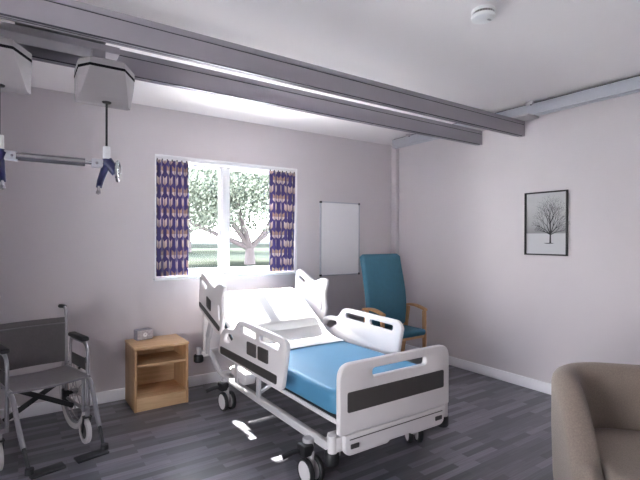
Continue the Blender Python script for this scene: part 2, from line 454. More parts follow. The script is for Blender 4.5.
# ------------------------------------------------------------------ ceiling hoist: tracks, beams, carriage, motors, spreader bar
def track(x0, label):
    r = thing('ceiling_track', label, 'ceiling track', (x0+.035, -.34, 2.485), group='ceiling tracks of the hoist')
    b = MB(); YA, YB = -.32, YF+.1
    b.box((x0, YB, 2.49), (x0+.07, YA, 2.580), M['alu2'], .004)
    b.box((x0-.004, YB, 2.484), (x0+.020, YA, 2.492), M['alu2']); b.box((x0+.050, YB, 2.484), (x0+.074, YA, 2.492), M['alu2'])
    b.build('rail', r, True)
    b = MB(); b.box((x0-.002, YA, 2.482), (x0+.072, YA+.008, 2.582), M['alu2'], .002); b.build('end_cap', r, True)
    b = MB(); b.box((x0+.006, YB, 2.579), (x0+.064, YA, 2.586), M['groove']); b.build('top_channel', r, True)
    for y in (-.58, -2.02, -3.6, -5.4):
        b = MB(); b.box((x0-.022, y-.03, 2.572), (x0+.092, y+.03, H), M['greyp'], .003)
        b.cyl((x0-.010, y-.012, 2.566), (x0-.010, y-.012, 2.573), .006, M['black'], 8); b.build('ceiling_bracket', r, True)
track(-.335, 'pale aluminium hoist track on the ceiling along the right wall')
track(-4.70, 'aluminium hoist track on the ceiling along the left side of the room')
XA, XB = -4.82, -.255
def beam(yf, label):
    """box beam, front face at yf, hanging under both tracks"""
    r = thing('hoist_beam', label, 'hoist beam', ((XA+XB)/2, yf, 2.33), group='cross beams of the ceiling hoist')
    b = MB(); yb = yf+.055; zt, zb = 2.468, 2.334
    b.box((XA, yf, zb), (XB, yb, 2.432), M['alu'], .002); b.box((XA, yf, 2.438), (XB, yb, zt), M['alu'], .002)
    b.build('profile', r, True)
    b = MB(); b.box((XA+.002, yf+.004, 2.430), (XB-.002, yb-.004, 2.440), M['groove']); b.build('groove', r, True)
    b = MB(); b.box((XA, yf+.010, zb-.006), (XB-.03, yf+.018, zb+.001), M['alu']); b.box((XA, yb-.018, zb-.006), (XB-.03, yb-.010, zb+.001), M['alu'])
    b.box((XA, yf+.018, zb-.001), (XB-.03, yb-.018, zb+.002), M['groove']); b.box((XA, yf+.001, zb-.004), (XB-.03, yf+.010, zb+.001), M['groove']); b.build('bottom_track', r, True)
    b = MB(); b.box((XB, yf-.001, zb-.002), (XB+.008, yb+.001, zt+.001), M['alu'], .002); b.build('end_cap', r, True)
    for x in (-.30, -4.665):
        b = MB(); b.box((x-.115, yf-.13, zt), (x+.060, yb+.09, 2.484), M['greyp'], .003); b.build('trolley_plate', r, True)
beam(-1.920, 'nearer grey aluminium hoist beam crossing the room under the ceiling')
beam(-1.480, 'further grey aluminium hoist beam, the one closer to the window')
r = thing('hoist_carriage', 'grey carriage frame spanning the two hoist beams above the lifting motors', 'hoist carriage', (-3.83, -1.65, 2.33))
b = MB(); x0, x1 = -4.55, -3.60
b.box((x0, -1.862, 2.362), (-3.62, -1.795, 2.405), M['alu'], .003)
b.build('side_channel', r, True)
b = MB(); b.box((x0, -1.670, 2.362), (-3.565, -1.535, 2.400), M['alu'], .003); b.build('side_channel', r, True)
b = MB(); b.box((-4.016, -1.86, 2.410), (-3.630, -1.53, 2.422), M['plate'], .002); b.build('cover_plate', r, True)
b = MB(); b.box((-4.50, -1.86, 2.410), (-4.12, -1.53, 2.422), M['plate'], .002); b.build('cover_plate', r, True)

def motor(cx, label):
    r = thing('hoist_motor', label, 'hoist motor', (cx, -1.710, 2.30), group='ceiling hoist motors')
    def ring(x0, x1, y0, y1, z, k):
        """eight-sided ring, narrower at the room side; k scales the front chamfers"""
        return [(p, q, z) for p, q in ((x0+.042*k, y0), (x1-.072*k, y0), (x1, y0+.13*k), (x1, y1-.012), (x1-.012, y1), (x0+.012, y1), (x0, y1-.012), (x0, y0+.065*k))]
    a, c_ = -.142, .124
    b = MB(); b.loft([ring(a+.010, c_-.010, -.122, .118, -.030, 1), ring(a, c_, -.13, .13, -.038, 1), ring(a, c_, -.13, .13, -.066, 1)], M['hoist']); b.build('top_cover', r)
    b = MB(); b.loft([ring(a-.001, c_+.001, -.131, .131, -.065, 1), ring(a-.001, c_+.001, -.131, .131, -.077, 1)], M['seam']); b.build('seam', r)
    b = MB(); rs = [ring(a, c_, -.13, .13, -.078, 1)]
    for q in range(1, 11):
        t = q/10; rs.append(ring(a+.002*t, c_-.002*t, -.13+.20*t**1.15, .13-.005*t, -.078-.120*t**.9, 1-.8*t))
    b.loft(rs, M['hoist']); b.build('housing', r, sharp=40)
    b = MB(); b.box((-.07, .02, -.029), (-.01, .12, .0625), M['alu'], .004); b.build('mounting_block', r)
    b = MB(); b.lathe([(.0, .012), (.022, .010), (.024, 0), (.018, -.008), (0, -.008)], Matrix.Translation((0, .055, -.190)) @ Matrix.Diagonal((1, .5, 1, 1)), M['black'], 16)
    b.build('strap_guide', r)
    b = MB(); b.box((-.004, .049, -.4200), (.004, .067, -.185), M['strap']); b.build('strap', r)
    return r
motor(-3.625, 'grey ceiling hoist motor nearer the window, right one of the pair')
motor(-4.075, 'grey ceiling hoist motor cut by the left edge of the photo')

r = thing('spreader_bar', 'blue and grey lifting spreader bar hanging from the two hoist straps', 'spreader bar', (-3.85, -1.675, 1.80))
YS = -1.655
b = MB(); b.tube([(-4.02, YS, 1.790), (-3.725, YS, 1.790)], .0205, M['carbon'], 24); b.tube([(-4.021, YS, 1.790), (-4.012, YS, 1.790)], .022, M['greyp'], 24); b.build('tube', r, True)
b = MB(); b.tube([(-3.73, YS, 1.790), (-3.68, YS, 1.790)], .010, M['chrome'], 12); b.build('inner_rod', r, True)
for cx in (-3.625, -4.075):
    s = -1 if cx == -3.625 else 1; m = 1 if s < 0 else -.3
    b = MB(); b.box((cx+s*.018, YS-.014, 1.768), (cx+s*.070, YS+.014, 1.812), M['alu2'], .003)
    b.cyl((cx+s*.048, YS-.018, 1.790), (cx+s*.048, YS-.010, 1.790), .006, M['chrome'], 10); b.build('clevis', r, True)
    b = MB(); b.tube([(cx, YS, 1.814), (cx, YS, 1.874), (cx, YS, 1.880)], .0185, M['upvc'], 20, r2=.017); b.build('coupling', r, True)
    b = MB()
    b.tube([(cx, YS, 1.816), (cx, YS, 1.79), (cx-m*.014, YS-.005, 1.750), (cx-m*.034, YS-.030, 1.695), (cx-m*.042, YS-.045, 1.665)], .022, M['navy'], 14, r2=.014)
    b.tube([(cx, YS, 1.805), (cx+m*.022, YS-.005, 1.778), (cx+m*.044, YS-.01, 1.745)], .030, M['navy'], 14, r2=.022); b.build('hook_arm', r, True)
    b = MB(); b.tube([(cx-m*.041, YS-.044, 1.670), (cx-m*.045, YS-.05, 1.640)], .008, M['chrome'], 12)
    b.lathe([(0, .012), (.011, .008), (.011, -.006), (0, -.01)], Matrix.Translation((cx-m*.046, YS-.051, 1.636)), M['chrome'], 12); b.build('sling_stud', r, True)
    b = MB(); pts = []
    for k in range(20):
        a = 2*PI*k/20; pts.append((cx+m*(.052+.012*math.cos(a)), YS-.010+.022*math.cos(a), 1.757+.052*math.sin(a)))
    b.tube(pts, .0085, M['chrome'], 10, closed=True); b.build('sling_ring', r, True)

# ------------------------------------------------------------------ hospital bed
bed = thing('hospital_bed', 'white adjustable hospital bed on wheels with side rails, head raised under the window', 'hospital bed', (-2.17, -1.25, 0))
FY = -2.30
b = MB()
b.panel([rpoly([(-2.612, .366), (-1.747, .366), (-1.747, .745), (-2.612, .745)], [.02, .02, .085, .085]),
         rpoly([(-2.385, .648), (-1.955, .648), (-1.955, .695), (-2.385, .695)], .035)], .036, M['white'], XZ(FY), .008)
fb = b.build('footboard', bed, True)
b = MB(); b.panel([rpoly([(-2.562, .484), (-1.803, .484), (-1.803, .592), (-2.562, .592)], .012)], .006, M['dark'], XZ(FY-.0195), .001); b.build('decor_insert', fb, True)
b = MB()
b.panel([rpoly([(-2.575, .250), (-2.27, .250), (-2.25, .262), (-2.09, .262), (-2.07, .250), (-1.790, .250), (-1.790, .362), (-2.575, .362)], [.05, .008, .008, .008, .008, .05, .01, .01])], .034, M['white'], XZ(FY), .007)
lp = b.build('lower_foot_panel', bed, True)
b = MB(); b.box((-2.545, FY-.0185, .334), (-1.810, FY-.016, .339), M['dark']); b.build('seam', lp, True)
for x in (-2.540, -1.876):
    b = MB(); b.box((x, FY-.024, .286), (x+.058, FY-.015, .312), M['dark'], .006); b.build('release_button', lp, True)
# headboard
b = MB()
b.panel([rpoly([(-2.605, .345), (-1.735, .345), (-1.735, .905), (-2.605, .905)], [.03, .03, .09, .09])], .036, M['white'], XZ(-.235), .008)
b.build('headboard', bed, True)

# side rails
def foot_rail(x, out, dy=0.):
    """x centre plane, out = outward direction (-1 towards the cabinet)"""
    sh = .0 if out < 0 else .0
    o = rpoly([(-.820, .500), (-.845, .600), (-.900, .700), (-1.000, .728), (-1.120, .728), (-1.190, .812), (-1.280, .825), (-1.860, .812), (-1.905, .770), (-1.845, .500), (-1.790, .478)],
              [.03, .06, .07, .05, .05, .05, .04, .05, .04, .03, .03])
    h1 = rpoly([(-.920, .618), (-.975, .685), (-1.105, .692), (-1.110, .665), (-1.010, .612)], .035)
    h2 = rpoly([(-1.245, .738), (-1.485, .734), (-1.490, .778), (-1.240, .786)], .020)
    h3 = rpoly([(-1.545, .732), (-1.800, .724), (-1.810, .768), (-1.545, .776)], .020)
    o, h1, h2, h3 = [[(p+dy, q) for p, q in k] for k in (o, h1, h2, h3)]
    b = MB(); b.panel([o, h1, h2, h3], .030, M['white'], YZ(x), .008); r = b.build('side_rail', bed, True)
    xo = x+out*.0175
    b = MB(); b.panel([rpoly([(-.880, .512), (-1.780, .512), (-1.785, .570), (-.880, .570)], .014)], .006, M['dark'], YZ(xo), .001); b.build('decor_insert', r, True)
    if out < 0:
        for a, c in ((-1.362, -1.505), (-1.530, -1.672)):
            b = MB(); b.panel([rpoly([(a, .612), (c, .612), (c, .700), (a, .700)], .012)], .008, M['dark'], YZ(xo), .001)
            cp = b.build('control_panel', r, True)
    for y in (-1.12, -1.48):
        b = MB(); b.box((x-out*.005, y-.028, .34), (x-out*.022, y+.028, .55), M['greyp'], .006); b.obox((x-out*.014, y, .37), (x-out*.12, y, .41), .03, .016, M['greyp'], .004)
        b.build('rail_mechanism', r, True)
    return r
foot_rail(-2.678, -1); foot_rail(-1.700, 1, .035)
def head_rail(x, out):
    o = rpoly([(-.335, .800), (-.375, 1.085), (-.440, 1.112), (-.700, 1.005), (-.780, 1.035), (-.850, 1.052), (-.922, 1.035), (-.866, .920), (-.892, .745), (-.825, .640), (-.760, .645)],
              [.06, .04, .05, .05, .04, .03, .03, .06, .05, .04, .05])
    h1 = rpoly([(-.420, 1.055), (-.425, 1.020), (-.530, .975), (-.548, 1.008)], .016)
    h2 = rpoly([(-.800, .880), (-.826, .880), (-.838, .760), (-.812, .760)], .013)
    b = MB(); b.panel([o, h1, h2], .030, M['white'], YZ(x), .008); r = b.build('side_rail', bed, True)
    xo = x+out*.0175
    b = MB(); b.panel([rpoly([(-.374, .818), (-.372, .858), (-.845, .712), (-.832, .672)], .014)], .006, M['dark'], YZ(xo), .001); b.build('decor_insert', r, True)
    if out < 0:
        b = MB(); b.panel([rpoly([(-.555, .925), (-.650, .892), (-.645, .805), (-.555, .838)], .012)], .008, M['dark'], YZ(xo), .001); b.build('control_panel', r, True)
    b = MB(); b.obox((x-out*.01, -.52, .56), (x-out*.02, -.60, .76), .03, .06, M['greyp'], .008); b.build('rail_mechanism', r, True)
    b = MB(); b.obox((x-out*.03, -.44, .42), (x-out*.01, -.53, .58), .03, .05, M['greyp'], .006)
    b.build('rail_bracket', r, True)
head_rail(-2.672, -1); head_rail(-1.690, 1)

# deck frame (under the mattress) and base frame
b = MB()
XD0, XD1 = -2.562, -1.773
b.tube([(XD0, -1.02, .410), (XD0, -2.255, .405), (XD1, -2.255, .405), (XD1, -1.02, .410)], .014, M['white'], 10, rad=.06)
b.box((XD0, -2.24, .405), (XD1, -1.04, .425), M['dark'], .003)
b.build('mattress_deck', bed, True)
b = MB()
b.tube([(XD0, -1.04, .408), (XD0, -.35, .815), (XD1, -.35, .815), (XD1, -1.04, .408)], .014, M['white'], 10, rad=.05)
p0, p1 = Vector((-2.175, -1.04, .418)), Vector((-2.175, -.37, .822)); b.obox(p0, p1, .78, .012, M['dark'], .002, up=(0, 0, 1))
b.build('backrest_deck', bed, True)
b = MB()
for x in (-2.562, -1.775):
    b.tube([(x, -.70, .248), (x, -.62, .248), (x, -.50, .262), (x, -.36, .365), (x, -.25, .375)], .022, M['white2'], 10, rad=.05)
for x in (-2.562, -1.775): b.box((x-.018, -2.24, .222), (x+.018, -.68, .272), M['white2'], .006)
for y in (-2.12, -.60): b.box((-2.575, y-.03, .228), (-1.775, y+.03, .272), M['white2'], .006)
b.box((-2.57, -.275, .35), (-1.78, -.245, .40), M['white2'], .005)
b.build('base_frame', bed, True)
for y in (-1.90, -.78):      # lifting columns
    b = MB(); b.box((-2.27, y-.07, .25), (-2.07, y+.07, .33), M['greyp'], .01); b.box((-2.25, y-.055, .33), (-2.09, y+.055, .415), M['dark'], .006); b.build('lifting_column', bed, True)
b = MB(); b.box((-2.664, -1.27, .375), (-2.580, -1.00, .440), M['white'], .012); b.box((-2.600, -1.10, .30), (-2.50, -.92, .41), M['white'], .012); b.build('control_box', bed, True)  # outer block extended to stop sun and split the floor patch
b = MB(); b.tube([(-2.585, -1.10, .36), (-2.60, -1.02, .345), (-2.595, -.94, .36), (-2.60, -.86, .375)], .010, M['chrome'], 10); b.build('drainage_hook', bed, True)
# corner brackets and bumpers
for (x, y, sx) in ((-2.555, -2.225, -1), (-1.765, -2.225, 1)):
    b = MB(); b.box((x-.045, y-.048, .262), (x+.045, y+.045, .345), M['white'], .010); b.cyl((x+sx*.052, y-.02, .25), (x+sx*.052, y-.02, .352), .026, M['white'], 16)
    cb = b.build('corner_bracket', bed, True)
    b = MB(); b.lathe([(0, .05), (.035, .048), (.040, .04), (.040, -.01), (.034, -.02), (0, -.02)], Matrix.Translation((x+sx*.050, y-.012, .212)), M['black'], 24); b.build('bumper', cb, True)
for (x, y, sx) in ((-2.600, -.275, -1), (-1.740, -.275, 1)):
    b = MB(); b.box((x-.04, y-.03, .345), (x+.04, y+.03, .39), M['white'], .008); b.cyl((x+sx*.060, y, .35), (x+sx*.060, y, .43), .022, M['greyp'], 14)
    cb = b.build('corner_bracket', bed, True)
    b = MB(); b.lathe([(0, .05), (.038, .048), (.043, .04), (.043, -.01), (.036, -.02), (0, -.02)], Matrix.Translation((x+sx*.060, y, .318)), M['black'], 24); b.build('bumper', cb, True)

def caster(x, y, ang, pedal):
    c = bpy.data.objects.new('caster', None); COL.objects.link(c); c.parent = bed
    c.location = (x-bed.location.x, y-bed.location.y, 0); c.rotation_euler = (0, 0, ang)
    RW = .075
    b = MB(); b.lathe([(0, .25), (.032, .25), (.034, .20), (.024, .165), (0, .165)], Matrix.Translation((0, .03, 0)), M['greyp'], 18)
    b.box((-.012, -.02, RW-.02), (.012, .05, .19), M['greyp'], .006); b.cyl((-.040, 0, RW), (.040, 0, RW), .012, M['greyp'], 12)
    b.build('fork', c)
    for sx in (-1, 1):
        b = MB(); mt = Matrix.Translation((sx*.034, 0, RW)) @ Matrix.Rotation(PI/2*sx, 4, 'Y')
        b.lathe([(.056, -.015), (.070, -.015), (RW, -.010), (RW, .008), (.071, .014), (.060, .014)], mt, M['black'], 36)
        b.lathe([(.0, .013), (.010, .014), (.058, .011), (.0605, .013)], mt, M['white'], 36); b.lathe([(0, -.013), (.058, -.014)], mt, M['white'], 30)
        b.build('wheel', c)
    if pedal:
        b = MB(); b.box((-.060, -.020, .160), (.012, .065, .228), M['black'], .014); b.tube([(0, .03, .19), (0-.10, .045, .185), (-.160, .05, .172)], .015, M['black'], 10); b.build('brake_pedal', c)
caster(-2.606, -2.035, R(1), True); caster(-2.580, -.735, R(4), True)
caster(-1.735, -2.000, R(-30), False); caster(-1.745, -.735, R(10), False)

# mattress: lofted along its bent spine
def spine(s):
    """distance along the mattress underside from the foot end -> (y, z, tilt)"""
    L1 = 1.18; a = R(31)
    if s < L1-.12: return -2.248+s, .428, 0
    if s < L1+.12:
        t = (s-(L1-.12))/.24; ang = a*t; # short bend
        y = -2.248+L1-.12+.24*(math.sin(ang)/a if ang else 0); z = .428+.24*(1-math.cos(ang))/a
        return y, z, ang
    ye = -2.248+L1-.12+.24*math.sin(a)/a; ze = .428+.24*(1-math.cos(a))/a; d = s-(L1+.12)
    return ye+d*math.cos(a), ze+d*math.sin(a), a
MW, MT, ML = .398, .143, 1.93; MX = -2.172
def mring(s, w, t0, t1, cr=.035, grow=0.):
    y, z, a = spine(s); out = []
    pts = rpoly([(-w-grow, t0), (w+grow, t0), (w+grow, t1+grow), (-w-grow, t1+grow)], cr, 5)
    for u, v in pts: out.append((MX+u, y-v*math.sin(a), z+v*math.cos(a)))
    return out
mt_ = MB(); rs = []
ss = [0, .004, .012, .025, .045, .07, .10] + [.10+(ML-.2)*i/40 for i in range(1, 40)] + [ML-.10, ML-.07, ML-.045, ML-.025, ML-.012, ML-.004, ML]
for s in ss:
    d = min(s, ML-s); cr = .10; w = MW-(cr-math.sqrt(max(0, cr*cr-(cr-d)**2)) if d < cr else 0)
    e = .022; k = (e-math.sqrt(max(0, e*e-(e-d)**2))) if d < e else 0
    rs.append(mring(s, w, 0+k, MT-k))
mt_.loft(rs, M['mattress'])
tag(mt_.build('mattress', loc=(MX, -1.25, .43), sharp=50), 'blue foam mattress lying on the hospital bed, head end raised', 'mattress')
# white overlay standing in for sun glare on the raised half: open strip over top and sides
b = MB(); rs = []; S0 = .93
for i in range(41):
    s = S0+(ML-.015-S0)*i/40; y, z, a = spine(s); row = []
    d = ML-s; cr = .10; w = MW-(cr-math.sqrt(max(0, cr*cr-(cr-d)**2)) if d < cr else 0)+.006
    top = MT+.006
    prof = [(-w, .045), (-w-.001, .07), (-w, top-.035), (-w+.008, top-.012), (-w+.03, top)] + [(-w+.03+(2*w-.06)*k/12, top) for k in range(1, 12)] + [(w-.03, top), (w-.008, top-.012), (w, top-.035), (w+.001, .07), (w, .045)]
    for k, (u, v) in enumerate(prof):
        wv = .003*noise.noise(Vector((u*6, s*9, .3)))
        v2 = v+max(0, wv)+.001; yy = y-v2*math.sin(a); 
        so = s
        row.append((MX+u+(0 if 4 < k < 16 else math.copysign(max(0, .004*noise.noise(Vector((s*14, v*10, 2)))), u)), yy+(.05*(u+w)/(2*w) if i == 0 else 0), z+v2*math.cos(a)))
    rs.append(row)
b.loft(rs, M['sheet'], closed_ring=False, cap=False)
o = b.build('glare_overlay', loc=(MX, -.95, .58), sharp=60)
md = o.modifiers.new('thick', 'SOLIDIFY'); md.thickness = .003; md.offset = 1
tag(o, 'white overlay standing in for sun glare on the raised head half of the blue mattress', 'mattress overlay')
# pillow
b = MB(); nu, nv = 30, 24; t = bmesh.new(); top = []; bot = []
PW_, PH_, PTk = .325, .255, .055
for j in range(nv+1):
    rt, rb = [], []
    for i in range(nu+1):
        u, v = 2*i/nu-1, 2*j/nv-1
        cu, cv = u*math.sqrt(1-.08*v*v), v*math.sqrt(1-.08*u*u)
        h = (max(0, 1-abs(u)**6)*max(0, 1-abs(v)**6))**.5
        wv = 1+.10*noise.noise(Vector((u*2.2, v*2.2, 5)))
        rt.append(t.verts.new((cu*PW_, cv*PH_, .012+h*PTk*wv))); rb.append(t.verts.new((cu*PW_, cv*PH_, .010-.010*h)) if 0 < i < nu and 0 < j < nv else rt[-1])
    top.append(rt); bot.append(rb)
for j in range(nv):
    for i in range(nu):
        t.faces.new((top[j][i], top[j][i+1], top[j+1][i+1], top[j+1][i]))
        q = (bot[j][i], bot[j+1][i], bot[j+1][i+1], bot[j][i+1])
        if len(set(q)) == 4: 
            try: t.faces.new(q)
            except ValueError: pass
b.add(t, Matrix(), M['sheet'])
o = b.build('pillow', sharp=80)
y, z, a = spine(1.60); v = MT+.018
o.location = (-2.150, y-v*math.sin(a), z+v*math.cos(a)); o.rotation_euler = (a, 0, 0)
tag(o, 'large white pillow resting on the raised head end of the bed', 'pillow')

# ------------------------------------------------------------------ bedside cabinet + clock
cab = thing('bedside_cabinet', 'light oak open bedside cabinet with two shelves against the back wall', 'cabinet', (-3.002, -.20, 0))
cx0, cx1, cy0, cy1, cz = -3.226, -2.790, -.394, -.019, .522
for x in (cx0, cx1-.018):
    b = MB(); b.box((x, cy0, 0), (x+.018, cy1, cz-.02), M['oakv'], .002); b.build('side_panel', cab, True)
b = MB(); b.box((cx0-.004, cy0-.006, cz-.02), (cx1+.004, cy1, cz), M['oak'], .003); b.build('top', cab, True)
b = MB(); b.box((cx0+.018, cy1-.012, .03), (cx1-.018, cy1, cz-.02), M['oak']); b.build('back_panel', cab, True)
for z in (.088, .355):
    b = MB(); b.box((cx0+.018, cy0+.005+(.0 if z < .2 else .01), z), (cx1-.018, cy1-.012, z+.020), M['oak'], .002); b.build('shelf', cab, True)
b = MB(); b.box((cx0+.018, cy0+.006, 0), (cx1-.018, cy0+.022, .088), M['oak'], .002); b.build('plinth', cab, True)
r = thing('clock_radio', 'small grey clock radio standing on the oak bedside cabinet', 'clock', (-3.092, -.085, cz), R(10))
b = MB(); b.box((-.070, -.040, .0), (.070, .040, .090), M['clockbody'], .008); b.build('case', r)
b = MB(); b.box((-.066, -.043, .005), (.066, -.039, .085), M['clockface'], .003); b.build('face', r)
b = MB(); b.cyl((0, -.042, .046), (0, -.0455, .046), .019, M['upvc'], 20); b.build('dial', r)
b = MB(); b.obox((0, -.0465, .046), (.011, -.0465, .054), .0022, .001, M['black']); b.obox((0, -.0465, .046), (-.004, -.0465, .060), .0022, .001, M['black']); b.build('hands', r)

# ------------------------------------------------------------------ high-back armchair
ch = thing('high_back_armchair', 'teal high-back armchair with light wooden arms and legs in the room corner', 'armchair', (-.650, -.685, 0), R(1))
HW = .300
def arm_side(s):
    x = s*HW-(.02 if s < 0 else 0); b = MB()
    b.obox((x, -.160, 0), (x, -.150, .630), .030, .042, M['beech'], .006, up=(0, 1, 0)); b.build('leg', ch)
    b = MB(); b.obox((x, .190, 0), (x, .085, .655), .030, .042, M['beech'], .006, up=(0, 1, 0)); b.build('leg', ch)
    b = MB(); rg = []
    for k in range(13):
        t = k/12; y = -.175+.31*t; z = .640+.030*math.sin(t*PI*.9)+.012*t; w = .024+.004*math.sin(t*PI)
        rg.append([(x-w, y, z-.011), (x+w, y, z-.011), (x+w, y, z+.009), (x+w-.006, y, z+.013), (x-w+.006, y, z+.013), (x-w, y, z+.009)])
    b.loft(rg, M['beech']); b.build('armrest', ch)
    b = MB(); b.obox((x, -.150, .365), (x, .17, .345), .024, .045, M['beech'], .005); b.build('side_rail', ch)
arm_side(-1); arm_side(1)
b = MB(); b.obox((-HW, -.150, .365), (HW, -.150, .365), .024, .050, M['beech'], .005); b.build('front_rail', ch)
b = MB(); b.obox((-HW, .17, .345), (HW, .17, .345), .024, .050, M['beech'], .005); b.build('back_rail', ch)
b = MB(); b.box((-.280, -.205, .375), (.280, .20, .440), M['teal'], .028, 4); b.build('seat', ch)
b = MB(); rg = []
for k in range(29):
    t = k/28; z = .440+.800*t
    yc = .135+.075*t-.040*math.sin(t*PI*1.25)*(1-t*.3)
    hw = .272+.016*math.sin(t*PI)*(1-t)+.012*t; th = .036
    d = min(t, 1-t)*.80; e = .030; sh = e-math.sqrt(max(0, e*e-(e-d)**2)) if d < e else 0
    rg.append([(px, yc+py, z) for px, py in rpoly([(-hw+sh, -th+sh*.8), (hw-sh, -th+sh*.8), (hw-sh, th-sh*.8), (-hw+sh, th-sh*.8)], .025, 4)])
b.loft(rg, M['teal']); b.build('backrest', ch, sharp=60)

# ------------------------------------------------------------------ tub armchair
tb = thing('tub_armchair', 'grey-brown fabric tub armchair in the right foreground, cut by the frame', 'armchair', (0, 0, 0), R(-49))
Fv = Vector((.5642, .8257, 0)); Rv = Vector((.8257, -.5642, 0)); Cc = Vector((-4.0075, -4.1713, 0))
tb.location = Cc+Fv*2.07+Rv*1.56
def upath(hw, yb, yf, rad, n=14):
    """plan line of the tub from left arm front round the back to the right arm front, with a running parameter"""
    P = []
    for k in range(9): P.append((-hw, yf+(yb-rad-yf)*k/8))
    for k in range(1, n): a = PI-PI/2*k/n; P.append((-hw+rad+rad*math.cos(a), yb-rad+rad*math.sin(a)))
    for k in range(7): P.append((-hw+rad+(2*hw-2*rad)*k/6, yb))
    for k in range(1, n): a = PI/2-PI/2*k/n; P.append((hw-rad+rad*math.cos(a), yb-rad+rad*math.sin(a)))
    for k in range(9): P.append((hw, yb-rad+(yf-yb+rad)*k/8))
    return P
outer = upath(.410, .370, -.250, .300); inner = upath(.285, .250, -.250, .190)
b = MB(); rg = []; n = len(outer)
for i, (po, pi_) in enumerate(zip(outer, inner)):
    yy = (po[1]+pi_[1])/2; h = .742-.30*max(0, min(1, (.18-yy)/.43))**2.3
    O, I = Vector((*po, 0)), Vector((*pi_, 0)); mid = (O+I)/2; half = (O-I)/2; row = []
    prof = [(1.0, .055, .93), (1.0, .10, .955), (1., .20, .98), (1., h*.62, 1.), (1., h-.065, 1.0)]
    for u, z, sc_ in prof: row.append(Vector((O.x*sc_, O.y*sc_, z)))
    for k in range(1, 8):
        a = PI*k/8; row.append(Vector(((mid+half*math.cos(a)).x, (mid+half*math.cos(a)).y, h-.060+.060*math.sin(a))))
    row += [Vector((I.x, I.y, h-.065)), Vector((I.x, I.y, h*.55)), Vector((I.x, I.y, .20)), Vector((I.x, I.y, .055))]
    rg.append(row)
def endcap(row, sgn):
    """rounded arm front: shrink the section towards its own middle while moving forward"""
    res = []; c = sum((p for p in row), Vector())/len(row)
    for k in range(1, 7):
        a = PI/2*k/6; f = math.cos(a); adv = .07*math.sin(a)
        res.append([Vector((c.x+(p.x-c.x)*max(f, .04), p.y-adv, p.z-(p.z > .4)*(1-f)*.035)) for p in row])
    return res
rg = endcap(rg[0], 1)[::-1]+rg+endcap(rg[-1], 1)
b.loft(rg, M['tub']); b.build('shell', tb, sharp=70)
b = MB(); P = upath(.280, .245, -.34, .185); P = rpoly(P+[], 0) if False else P
rg = []
for z, g in ((.20, -.012), (.215, 0), (.395, 0), (.413, -.006), (.423, -.020), (.427, -.05)):
    row = []
    for (x, y) in P:
        k = 1+g/.3; row.append((x*k, (y+.04)*k-.04, z))
    rg.append(row)
b.loft(rg, M['tub']); b.build('seat_cushion', tb, sharp=50)
b = MB(); b.panel([rpoly([(-.30, -.30), (.30, -.30), (.30, .27), (-.30, .27)], .15)], .15, M['tub'], Matrix.Translation((0, 0, .13)), .01); b.build('base', tb)
for x in (-.24, .24):
    for y in (-.24, .22):
        b = MB(); b.cyl((x, y, 0), (x, y, .06), .018, M['dark'], 14, r2=.022); b.build('leg', tb)

# ------------------------------------------------------------------ wheelchair
wc = thing('wheelchair', 'folding wheelchair with taupe backrest and grey seat standing by the back wall at left', 'wheelchair', (-3.922, -.540, 0), R(13))
SW = .215
b = MB()      # backrest cloth, slung between posts
rg = []
for k in range(17):
    t = k/16; x = (-SW+2*SW*t)*1.04; sag = .022*math.sin(PI*t)
    rg.append([(x, sag-.006, .522), (x, sag-.008, .57), (x, sag-.008, .80), (x, sag-.002, .838), (x, sag+.008, .838), (x, sag+.006, .80), (x, sag+.006, .57), (x, sag+.006, .522)])
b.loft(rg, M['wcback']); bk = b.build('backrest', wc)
b = MB(); rg = []
for k in range(17):
    t = k/16; x = -SW+.012+(2*SW-.024)*t; sag = .022*math.sin(PI*t)
    rg.append([(x, sag-.010, .795), (x, sag-.011, .802), (x, sag-.004, .802), (x, sag-.004, .795)])
b.loft(rg, M['wcseat']); b.build('seam', bk)
b = MB(); rg = []
for k in range(17):
    t = k/16; x = -SW+2*SW*t; sg = .012*math.sin(PI*t)
    rg.append([(x, -.425, .502-sg), (x, .0, .492-sg), (x, .0, .484-sg), (x, -.425, .490-sg)])
b.loft(rg, M['wcseat']); b.build('seat', wc)
